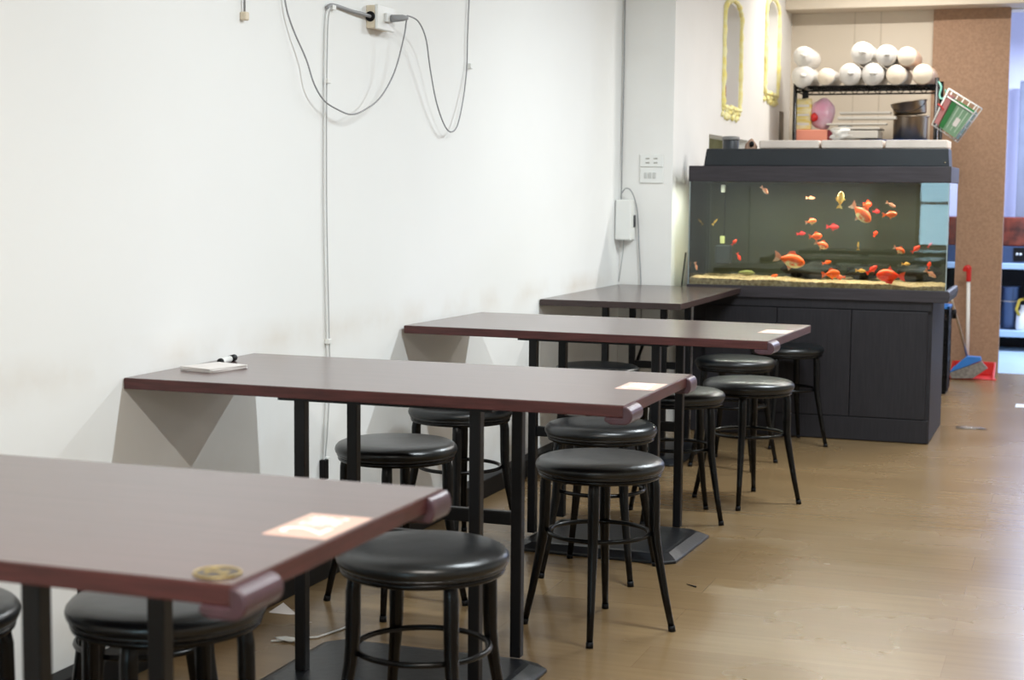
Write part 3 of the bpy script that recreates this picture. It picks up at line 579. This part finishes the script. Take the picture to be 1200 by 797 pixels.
# white junction box in the corner
jb = thing('junction_box', 'white box with a black rocker switch in the wall corner', 'switch box', (0,0,0))
a = at(721,281,'y',7.93); a2 = at(745,234,'y',7.93); x0 = 0.0; x1 = at(739,260,'y',7.90).x
MB().box((0.004,7.90,a.z),(x1,7.995,a2.z)).build('housing', M_whitepl, jb, bevel=0.006)
q = at(743,259,'x',x1); MB().box((x1,q.y-0.012,q.z-0.032),(x1+0.006,q.y+0.014,q.z+0.03)).build('rocker_switch', M_darkpl, jb, bevel=0.002)
tag(MB().tube([at(732.5,-6,'y',7.99)+Vector((0.0,0,0)), at(731,100,'y',7.99), at(729,180,'y',7.99), at(728,236,'y',7.97)], 0.0032, 6).build('corner_cord', M_greycord), 'grey cord running down the wall corner to the white box', 'cord')
tag(MB().tube(smooth_path([at(729,226,'y',7.97), at(733,221,'y',7.96), at(738,222,'y',7.96), at(743,231,'y',7.97), at(747,250,'y',7.985), at(749,290,'y',7.99), at(751,332,'y',7.99), Vector((at(751,332,'y',7.99).x+0.005,7.993,0.45)), Vector((at(751,332,'y',7.99).x-0.01,7.993,0.2))]), 0.0030, 6).build('drooping_cord', M_greycord), 'grey cord arching from the white box down behind the far table', 'cord')
tag(MB().tube([at(731,281,'y',7.97), at(730,296,'y',7.985), at(725,330,'y',7.992)], 0.002, 6).build('tail_cord', M_greycord), 'thin grey cord hanging below the white corner box', 'cord')
def plate(u0,v0,u1,v1,name,lab,cat):
    a = at(u0,v1,'y',8.0); b2 = at(u1,v0,'y',8.0)
    t = thing(name, lab, cat, (a.x,8.0,a.z)); W_, H_ = b2.x-a.x, b2.z-a.z
    MB().box((0,-0.008,0),(W_,0,H_)).build('face_plate', M_whitepl, t, bevel=0.003); return t, W_, H_
t, W_, H_ = plate(750,181,778,195.5,'socket_plate','white twin socket plate on the pillar, above the light switches','socket')
for fx in (0.33,0.67):
    s = MB(); 
    for dz in (0.32,0.66): s.box((W_*fx-0.010,-0.0095,H_*dz-0.003),(W_*fx+0.010,-0.0075,H_*dz+0.003))
    s.build('socket', mat('grey_slot', (150,146,136), 0.6), t)
t, W_, H_ = plate(750,196.5,778,214.5,'switch_plate','white triple light switch plate on the pillar under the socket','switch')
for k in range(3): MB().box((W_*(0.26+0.18*k)-0.009,-0.011,H_*0.3),(W_*(0.26+0.18*k)+0.007,-0.0075,H_*0.68)).build('rocker', mat('pale_grey_rocker', (196,196,192), 0.5), t, bevel=0.0015)
# leaning strut under the far table
a = at(749,427,'x',0.05); b2 = at(768,407,'y',7.96)
tag(MB().tube([(0.075,7.78,0.11),(0.17,7.955,0.50)], 0.008, 8).build('black_strut', M_blackpl), 'black rod leaning on the pillar under the far table', 'rod')

# ------------------------------------------------------------------ small things on table and floor
n_ = MB(); 
rnd = random.Random(4)
for k in range(5):
    M_ = Matrix.Translation((0.113,3.675,0.7503+k*0.0022)) @ Matrix.Rotation(math.radians(-8+rnd.uniform(-9,9)),4,'Z')
    n_.box((-0.055,-0.07,0),(0.055,0.07,0.0018),M_)
tag(n_.build('paper_napkins', M_paper, bevel=0.0008), 'small stack of white paper napkins on the second table', 'napkins')
pn = thing('marker_pen', 'white and black marker pen beside the paper napkins', 'pen', (0.068,3.82,0.7595), math.radians(100))
MB().lathe([(0.0085,-0.045),(0.009,-0.04),(0.009,0.025)], 16, axis='x').build('barrel', M_whitepl, pn); MB().lathe([(0.0095,0.025),(0.0095,0.062),(0.007,0.068)], 16, axis='x').build('cap', M_blackpl, pn)
MB().lathe([(0.006,-0.058),(0.0092,-0.052),(0.0092,-0.044)], 16, axis='x').build('end_plug', M_blackpl, pn)
a = at(330,716,'z',0); tag(MB().prism([(-0.03,-0.05),(0.06,-0.02),(-0.02,0.05)], 'z', 0.001, 0.004).build('paper_scrap', M_paper, None, (a.x,a.y,0), (math.radians(8),0,0)), 'white triangular paper scrap on the floor by the nearest stool legs', 'paper')
a = at(337,752,'z',0); tag(MB().blob((0,0,0.006),(0.035,0.012,0.006),2,0.5,2).build('plastic_scrap', M_whitepl, None, (a.x,a.y,0.001)), 'crumpled clear plastic scrap on the floor near the base plate', 'plastic scrap')
a = at(372,748,'z',0); b2 = at(396,740,'z',0); tag(MB().tube([(a.x-0.1,a.y-0.08,0.003),a+Vector((0,0,0.003)),b2+Vector((0,0,0.003)),(b2.x+0.02,b2.y+0.1,0.003)],0.003,6).build('floor_string', M_whitecord), 'thin white string on the floor behind the front stool', 'string')
a = at(1190,476,'z',0); tag(MB().box((-0.05,-0.06,0.0005),(0.09,0.09,0.003)).build('floor_paper', mat('pale_blue_paper',(200,208,222),0.6), None, (a.x+0.05,a.y,0)), 'pale paper sheet on the floor at the right photo edge', 'paper')
a = at(1137,502,'z',0); tag(MB().blob((0,0,0.003),(0.07,0.05,0.003),3,0.6,3).build('floor_plastic', M_clear, None, (a.x,a.y,0.001)), 'flat clear plastic wrapper on the floor right of the cabinet', 'wrapper')
a = at(811,687,'z',0); tag(MB().tube([(-0.02,0.012,0.002),(0.015,-0.012,0.002)], [0.001,0.003], 6).build('floor_splinter', M_blackpl, None, (a.x,a.y,0)), 'tiny dark splinter on the open floor', 'splinter')

# ------------------------------------------------------------------ wire rack and what it carries
RY0, RY1, RZ = 10.62, 10.98, 1.935
RX0 = at(931.5,130,'y',RY0).x; RX1 = at(1097,130,'y',RY0).x
rk = thing('wire_rack', 'black wire shelving rack against the cream back wall', 'rack', (0,0,0))
for (x,y) in ((RX0,RY0),(RX1,RY0),(RX0,RY1),(RX1,RY1)): MB().tube([(x,y,0),(x,y,RZ+0.045)], 0.0135, 12).build('post', M_black, rk)
for zz in (RZ, 1.565, 0.9):
    s = MB()
    for y in (RY0,RY1):
        s.tube([(RX0,y,zz),(RX1,y,zz)],0.006,6); s.tube([(RX0,y,zz-0.03),(RX1,y,zz-0.03)],0.006,6)
        n = 24; s.tube([(RX0+(RX1-RX0)*k/n,y,zz-0.03*(k%2)) for k in range(n+1)],0.004,5)
    for x in (RX0,RX1): s.tube([(x,RY0,zz),(x,RY1,zz)],0.006,6); s.tube([(x,RY0,zz-0.03),(x,RY1,zz-0.03)],0.006,6)
    for k in range(1,32): x = RX0+(RX1-RX0)*k/32; s.tube([(x,RY0,zz+0.003),(x,RY1,zz+0.003)],0.0028,5)
    for k in range(1,4): y = RY0+(RY1-RY0)*k/4; s.tube([(RX0,y,zz-0.004),(RX1,y,zz-0.004)],0.005,5)
    s.build('wire_shelf', M_black, rk)
a = at(944,113,'y',RY0+0.02); MB().box((a.x-0.02,RY0+0.01,RZ-0.075),(a.x+0.02,RY0+0.03,RZ-0.03)).build('shelf_clip', M_blackpl, rk, bevel=0.004)
def roll(u, v, r, kind, lab, ln=0.36):
    c = at(u,v,'y',RY0-0.02); z = c.z
    t = thing('cup_roll', lab, 'cup sleeve', (c.x,RY0-0.02,z), 0, 'sleeves of paper cups on the top rack shelf')
    if kind == 'sleeve':
        MB().lathe([(r*0.25,-0.012),(r*0.7,-0.004),(r*0.93,0.004),(r,0.02),(r,0.1),(r*0.98,0.2),(r,0.3),(r*0.97,ln-0.02),(r*0.6,ln)], 28, axis='y', wob=0.015).build('plastic_sleeve', M_sleeve, t)
        MB().blob((r*0.1,-0.018,r*0.05),(r*0.3,0.008,r*0.2),int(u),0.5,2).build('twisted_end', M_sleeve, t)
    else:
        MB().lathe([(r*0.86,0.0),(r*0.93,0.006),(r*0.93,0.03)], 28, axis='y').build('cup_bottom', M_cup, t)
        MB().lathe([(r*0.95,0.012),(r,0.03),(r*1.02,0.1),(r*1.03,0.2),(r*1.04,0.3),(r*1.04,ln-0.02),(r*0.5,ln)], 28, axis='y', wob=0.02).build('plastic_sleeve', M_peach if kind == 'peach' else M_sleeve, t)
roll(941,66,0.068,'sleeve','milky sleeve of cups at far left, upper of the two there')
roll(940,89.5,0.074,'sleeve','milky sleeve of cups at far left, lower of the two there')
roll(967.5,89.8,0.058,'cup','small cream cup sleeve between the left pair and the milky group')
roll(996,86.8,0.074,'sleeve','milky cup sleeve on the shelf, third from left in the bottom row')
roll(1010,62,0.074,'sleeve','twisted milky cup sleeve, highest on the pile')
roll(1022.5,86.8,0.074,'sleeve','milky cup sleeve in the bottom row beneath the pile gap')
roll(1038.5,64.5,0.069,'sleeve','milky cup sleeve in the top row, beside the cream-ended sleeve')
roll(1050,87.5,0.068,'cup','cream-ended cup sleeve in the bottom row, left of the last one')
roll(1062.5,66,0.064,'peach','cream-ended cup sleeve in the top row with peach wrap')
roll(1081,87,0.068,'peach','rightmost cream-ended cup sleeve, its wrap overhanging the rack')
Z2 = 1.572
a = at(941,150,'y',RY0+0.06)
t = thing('yellow_packet', 'yellow and white printed packet at the left of the rack', 'packet', (a.x,RY0+0.07,1.655))
MB().box((-0.053,-0.02,0),(0.053,0.02,0.205)).build('packet', mat('yellow_print', (226,196,70), 0.5, rgb2=(236,226,190), nscale=14, stretch=(1,1,4)), t, bevel=0.006)
for k in range(3): MB().box((-0.04,-0.0215,0.03+0.06*k),(0.04,-0.020,0.045+0.06*k)).build('printed_band', M_paper, t)
a0 = at(933,165,'y',RY0+0.05); a1 = at(976,156,'y',RY0+0.05)
t = thing('salmon_tray', 'salmon pink plastic tray under the yellow packet', 'tray', ((a0.x+a1.x)/2,RY0+0.12,Z2)); hw = (a1.x-a0.x)/2
MB().box((-hw,-0.09,0),(hw*0.72,0.1,0.082)).build('tray_body', mat('salmon_plastic', (222,140,116), 0.5), t, bevel=0.006); MB().box((hw*0.73,-0.085,0),(hw,0.1,0.082)).build('tray_end', mat('maroon_plastic', (120,30,44), 0.5), t, bevel=0.004)
a = at(963,137,'y',RY0+0.07)
t = thing('pink_bag', 'translucent bag of pink and red items beside the yellow packet', 'bag', (a.x,RY0+0.10,1.655))
MB().blob((0,0,0.105),(0.082,0.06,0.108),2,0.12,3).build('bag', mat('pink_clear_bag', (214,192,202), 0.3, rgb2=(214,150,174), nscale=9), t); MB().blob((-0.045,-0.062,0.08),(0.024,0.015,0.03),3,0.2,2).build('red_cap', M_red, t)
t = thing('lid_pile', 'stacked clear plastic lids and trays in the middle of the rack', 'lids', (0,0,0))
for k,(u0,u1,v,h) in enumerate([(978,1032,151,0.014),(970,1040,146,0.012),(983,1051,139,0.020),(985,1045,133,0.016),(980,1030,158,0.05)]):
    a = at(u0,v,'y',RY0+0.08); b2 = at(u1,v,'y',RY0+0.08); MB().box((a.x,RY0+0.02,a.z-h/2),(b2.x,RY0+(0.10 if u1 > 1035 else 0.30),a.z+h/2)).build('lid_stack', mat('milky_lid', (206,200,190), 0.35, noise_amt=0.1, nscale=8), t, bevel=0.004)
a = at(982,162,'y',RY0+0.0); tag(MB().blob((0,0,0.035),(0.09,0.05,0.045),8,0.6,3).build('white_bag', M_whitepl, None, (a.x+0.02,RY0+0.055,Z2+0.02)), 'crumpled white bag in front of the plastic lids', 'bag')
a0 = at(1008,163,'y',RY0+0.04); a1 = at(1090,163,'y',RY0+0.04); tag(MB().box((a0.x,RY0+0.03,Z2),(a1.x-0.01,RY0+0.355,Z2+0.016)).build('blue_tray', mat('navy_tray_plastic',(34,66,120),0.7,spec=0.1), bevel=0.004), 'thin blue tray under the steel pots', 'tray')
a = at(1066,140,'y',RY0+0.16); zb = Z2+0.016
t = thing('steel_pot', 'large stainless steel stock pot on the blue tray', 'pot', (a.x,RY0+0.23,zb))
MB().lathe([(0.105,0),(0.112,0.008),(0.113,0.15),(0.118,0.156),(0.118,0.162),(0.10,0.162)], 40).build('pot_body', M_steel, t); MB().lathe([(0.118,0.150),(0.124,0.156),(0.118,0.162)], 40).build('pot_rim', M_steel, t)
t2 = thing('steel_pail', 'tilted stainless steel pail resting in the stock pot', 'pail', (a.x-0.002,RY0+0.23,zb+0.166), 0); t2.rotation_euler = (0,math.radians(-8),0)
s = MB(); s.lathe([(0.100,0),(0.105,0.004),(0.112,0.08),(0.120,0.082),(0.120,0.087),(0.104,0.087),(0.100,0.02)], 40); s.build('pail_body', M_steel, t2)
MB().tube([(0.112*math.cos(k*PI/12-PI), -0.05-0.075*math.sin(k*PI/12), 0.085-0.07*math.sin(k*PI/12)) for k in range(13)], 0.003, 6).build('bail_handle', M_darkpl, t2)
# hanging basket at the right post
bk = thing('wire_basket', 'white wire basket with green container hung askew from the rack post', 'basket', (0,0,0))
yb = 10.50
c0 = at(1112,104,'y',yb); c1 = at(1147,125,'y',yb); c2 = at(1118,164,'y',yb); c3 = at(1092,146,'y',yb)
dep = Vector((0.015,0.09,-0.01))
s = MB(); F_ = [c0,c1,c2,c3]; B_ = [q+dep for q in F_]
inner = at(1110,113,'y',yb), at(1142,134,'y',yb)
for L_ in (F_,B_): s.tube([L_[0],L_[1],L_[2],L_[3],L_[0]],0.0045,6)
for q,q2 in zip(F_,B_): s.tube([q,q2],0.004,6)
s.tube([inner[0],inner[1]],0.0045,6)
for k in range(1,5): s.tube([F_[3].lerp(F_[2],k/5),B_[3].lerp(B_[2],k/5)],0.003,5); s.tube([F_[1].lerp(F_[2],k/5),B_[1].lerp(B_[2],k/5)],0.003,5); s.tube([B_[3].lerp(B_[2],k/5),B_[0].lerp(B_[1],k/5)],0.003,5)
s.build('wire_frame', M_whitepl, bk)
def slab(P4, dz0, dz1, name, m_, parent):
    q = MB(); i = 0; d0 = dep*dz0; d1 = dep*dz1; q.v = [p+d0 for p in P4]+[p+d1 for p in P4]
    for f_ in ((3,2,1,0),(4,5,6,7),(0,1,5,4),(1,2,6,5),(2,3,7,6),(3,0,4,7)): q.f.append(list(f_)); q.sm.append(False)
    return q.build(name, m_, parent, bevel=0.002)
gc = thing('green_container', 'green plastic container inside the white wire basket', 'container', (0,0,0))
def PP(s_, t_): return (F_[0].lerp(F_[1],s_)).lerp(F_[3].lerp(F_[2],s_),t_)
slab([PP(0.26,0.14),PP(0.99,0.14),PP(0.99,0.95),PP(0.26,0.95)],0.12,0.85,'container_body',mat('pale_green_plastic',(118,156,122),0.4,noise_amt=0.1),gc)
slab([PP(0.24,0.14),PP(0.42,0.14),PP(0.42,0.92),PP(0.24,0.92)],0.05,0.11,'green_edge',mat('bright_green_plastic',(10,110,36),0.4),gc)
slab([PP(0.43,0.13),PP(0.98,0.13),PP(0.98,0.22),PP(0.43,0.22)],0.05,0.11,'green_lip',mat('mid_green_plastic',(30,136,60),0.4),gc)
slab([PP(0.62,0.50),PP(0.78,0.50),PP(0.78,0.72),PP(0.62,0.72)],0.06,0.11,'paper_label',M_paper,gc)
for k in (0.5,0.66,0.82): slab([PP(k,0.26),PP(k+0.02,0.26),PP(k+0.02,0.86),PP(k,0.86)],0.085,0.115,'rib',mat('pale_rib',(210,226,206),0.4),gc)
pk = slab([PP(0.03,0.10),PP(0.20,0.10),PP(0.20,0.92),PP(0.03,0.92)],0.1,0.7,'pink_sheet',mat('pink_sheet_plastic',(184,120,118),0.5),None); tag(pk,'pink plastic sheet inside the left of the wire basket','sheet')
tag(MB().tube(smooth_path([at(1100,96,'y',10.56), at(1103,102,'y',10.54), at(1101,112,'y',10.53), at(1104,116,'y',10.52), at(1109,112,'y',10.51), at(1108,105,'y',10.5)]),0.006,6).build('plastic_hook', mat('mint_plastic',(130,200,180),0.4)), 'mint green plastic hook holding the wire basket', 'hook')
tag(MB().tube(smooth_path([at(1099,122,'y',10.49), at(1102,124,'y',10.485), at(1106,129,'y',10.49)]),0.005,6).build('red_tie', M_red), 'short red tie on the side of the wire basket', 'tie')

# ------------------------------------------------------------------ broom, dustpan, basket bin
a = at(1146,441,'z',0)
dp = thing('dustpan', 'red long-handled dustpan by the brown board', 'dustpan', (1.62,11.12,0))
s = MB(); s.prism([(-0.16,-0.14),(0.16,-0.14),(0.13,0.10),(-0.13,0.10)],'z',0.0,0.008); s.prism([(-0.13,0.09),(0.13,0.09),(0.13,0.105),(-0.13,0.105)],'z',0.008,0.10)
for sg in (-1,1): s.prism([(-0.14,0.008),(0.10,0.008),(0.10,0.10),(-0.10,0.03)],'x',sg*0.138-0.006,sg*0.138+0.006)
s.build('pan', M_red, dp, bevel=0.002)
h0 = at(1134,420,'y',11.24)-Vector((1.62,11.12,0)); h1 = at(1135,330,'y',11.26)-Vector((1.62,11.12,0)); h2 = at(1135.5,316,'y',11.26)-Vector((1.62,11.12,0)); h3 = at(1131,316,'y',11.26)-Vector((1.62,11.12,0))
MB().tube([(h0.x,0.10,0.05),h1],0.0125,10).build('handle', M_whitepl, dp)
MB().tube(smooth_path([h1,h1.lerp(h2,0.7),h2+Vector((0,0,0.012)),h3+Vector((0.006,0,0.012)),h3+Vector((-0.002,0,-0.012))],5),0.0165,10).build('handle_grip', M_red, dp)
bt = thing('broom', 'blue-headed broom with grey bristles leaning beside the cabinet', 'broom', (0,0,0))
yy = 10.93
p0 = at(1112,437,'y',yy); p1 = at(1116,433,'y',yy); p2 = at(1133,417.5,'y',yy); p3 = at(1149,418.5,'y',yy); p4 = at(1150,423,'y',yy)
s = MB(); s.prism([(p0.x,p0.z-0.0),(p4.x,p4.z-0.0),(p3.x,p3.z),(p2.x,p2.z),(p1.x,p1.z+0.01)],'y',yy,yy+0.05); s.build('head', M_blue, bt, bevel=0.004)
s = MB(); q0 = at(1112,437,'y',yy); q1 = at(1150,424,'y',yy); q2 = at(1157,432,'y',yy); q3 = at(1140,443.5,'y',yy); q4 = at(1115,443.5,'y',yy)
s.prism([(q0.x,q0.z),(q1.x,q1.z),(q2.x,q2.z),(q3.x,max(q3.z,0.004)),(q4.x,max(q4.z,0.004))],'y',yy+0.004,yy+0.046); s.build('bristles', M_bristle, bt)
h1 = at(1117,357,'y',yy+0.02)
MB().tube([(p2.x,yy+0.025,p2.z),h1+Vector((0,0,0)),at(1113,340,'y',yy+0.02)],0.0075,10).build('handle', M_steel, bt)
q = at(1118,368,'y',yy+0.02); MB().tube([q+Vector((-0.002,0,0.03)),q+Vector((0.004,0,-0.03))],0.016,10).build('handle_collar', M_blackpl, bt)
bs = thing('slatted_bin', 'tall black slatted plastic bin behind the right side of the cabinet', 'bin', (1.405,10.2,0))
bs.scale = (0.72,0.9,1.0)
s = MB(); s.box((-0.16,-0.12,0.0),(0.16,0.12,0.02))
for k in range(11):
    x = -0.16+0.32*k/10
    for y in (-0.12,0.12): s.box((x-0.010,y-0.006,0.02),(x+0.010,y+0.006,0.53))
for k in range(1,8):
    y = -0.12+0.24*k/8
    for x in (-0.16,0.16): s.box((x-0.006,y-0.010,0.02),(x+0.006,y+0.010,0.53))
for zz in (0.1,0.2,0.3,0.4,0.5): s.box((-0.167,-0.127,zz),(0.167,-0.113,zz+0.02)); s.box((-0.167,0.113,zz),(0.167,0.127,zz+0.02)); s.box((-0.167,-0.127,zz),(-0.153,0.127,zz+0.02)); s.box((0.153,-0.127,zz),(0.167,0.127,zz+0.02))
s.box((-0.15,-0.11,0.02),(0.15,0.11,0.46))
s.build('bin_body', M_blackpl, bs); s = MB(); s.box((-0.172,-0.132,0.53),(0.172,-0.108,0.548)); s.box((-0.172,0.108,0.53),(0.172,0.132,0.548)); s.box((-0.172,-0.132,0.53),(-0.148,0.132,0.548)); s.box((0.148,-0.132,0.53),(0.172,0.132,0.548)); s.build('blue_rim', M_blue, bs, bevel=0.003)

# ------------------------------------------------------------------ kitchen bench beyond the doorway
KY = 13.1; kz = at(1190,309,'y',KY).z; ks = at(1190,388,'y',KY).z
kb = thing('kitchen_bench', 'steel kitchen bench with pale blue edges beyond the doorway', 'bench', (0,0,0))
M_kst = mat('pale_blue_steel', (170,196,220), 0.4, noise_amt=0.08)
MB().box((1.2,KY,kz-0.045),(3.2,KY+0.6,kz)).build('bench_top', M_kst, kb, bevel=0.004); MB().box((1.2,KY,ks-0.05),(3.2,KY+0.6,ks)).build('lower_shelf', M_kst, kb, bevel=0.004)
for x in (1.22,3.15):
    for y in (KY+0.03,KY+0.57): MB().tube([(x,y,0),(x,y,kz-0.045)],0.018,10).build('leg', M_steel, kb)
MB().box((1.2,KY+0.40,0),(3.2,KY+0.58,ks-0.05)).build('gap_shade_panel', M_blackpl, kb); MB().box((1.2,KY+0.56,ks),(3.2,KY+0.58,kz-0.05)).build('rear_panel', M_blackpl, kb)  # lower black sheet is added as the shade in the gap under the shelf
u = at(1184,360,'y',KY+0.2)
sp_ = thing('stock_pot', 'tall steel pot on the lower shelf of the kitchen bench', 'pot', (u.x,KY+0.2,ks))
MB().lathe([(0.066,0),(0.072,0.01),(0.072,0.33),(0.076,0.335),(0.076,0.342)], 32).build('pot_body', mat('blue_steel',(84,92,112),0.3,metal=1), sp_); MB().lathe([(0.0735,0.22),(0.075,0.225),(0.0735,0.23)], 32).build('pot_band', M_steel, sp_)
u = at(1199,365,'y',KY+0.12)
jg = thing('detergent_jug', 'grey jug with a yellow handle beside the kitchen pot', 'jug', (u.x,KY+0.12,ks)); MB().lathe([(0.05,0),(0.055,0.02),(0.05,0.13),(0.02,0.17),(0.02,0.20)], 24).build('jug_body', M_whitepl, jg)
MB().tube([(-0.03,-0.05,0.12),(-0.05,-0.06,0.17),(-0.03,-0.05,0.24),(0.0,-0.04,0.25)],0.012,8).build('jug_handle', mat('mustard_plastic',(190,160,50),0.5), jg)
za = kz
a = at(1172,300,'y',KY+0.1)
st_ = thing('gas_stove', 'dark blue gas stove on the kitchen bench', 'stove', (a.x,KY+0.08,za)); zt_ = at(1190,289,'y',KY+0.1).z-za
MB().box((-0.05,0,0),(0.75,0.45,zt_)).build('stove_body', mat('dark_blue_enamel',(50,70,100),0.4,noise_amt=0.2), st_, bevel=0.004)
a2 = at(1193,296,'y',KY+0.08).x-a.x; kp = MB().box((a2-0.035,-0.006,0.015),(a2+0.06,0,zt_-0.008)).build('knob_panel', M_blackpl, st_)
for dx in (-0.008,0.018): MB().lathe([(0.009,0),(0.009,0.012)], 12, (a2+dx+0.002,-0.018,zt_*0.55), 'y').build('control_knob', M_whitepl, kp)
z2 = at(1190,254,'y',KY+0.15).z
tag(MB().box((-0.05,0,0),(0.75,0.35,z2-za-zt_-0.004)).build('roasting_box', mat('red_brown_glaze',(120,54,40),0.25,rgb2=(60,30,26),nscale=12), None, (a.x,KY+0.12,za+zt_), bevel=0.01), 'red brown glazed box standing on the stove', 'box')
a = at(1195,200,'y',13.7); b2 = at(1196,95,'y',13.7)
tag(MB().box((a.x-0.02,13.68,z2-0.4),(a.x+0.08,13.76,b2.z)).build('exhaust_duct', mat('grey_duct',(120,124,140),0.5,noise_amt=0.15), bevel=0.006), 'grey duct rising on the lilac kitchen wall', 'duct')
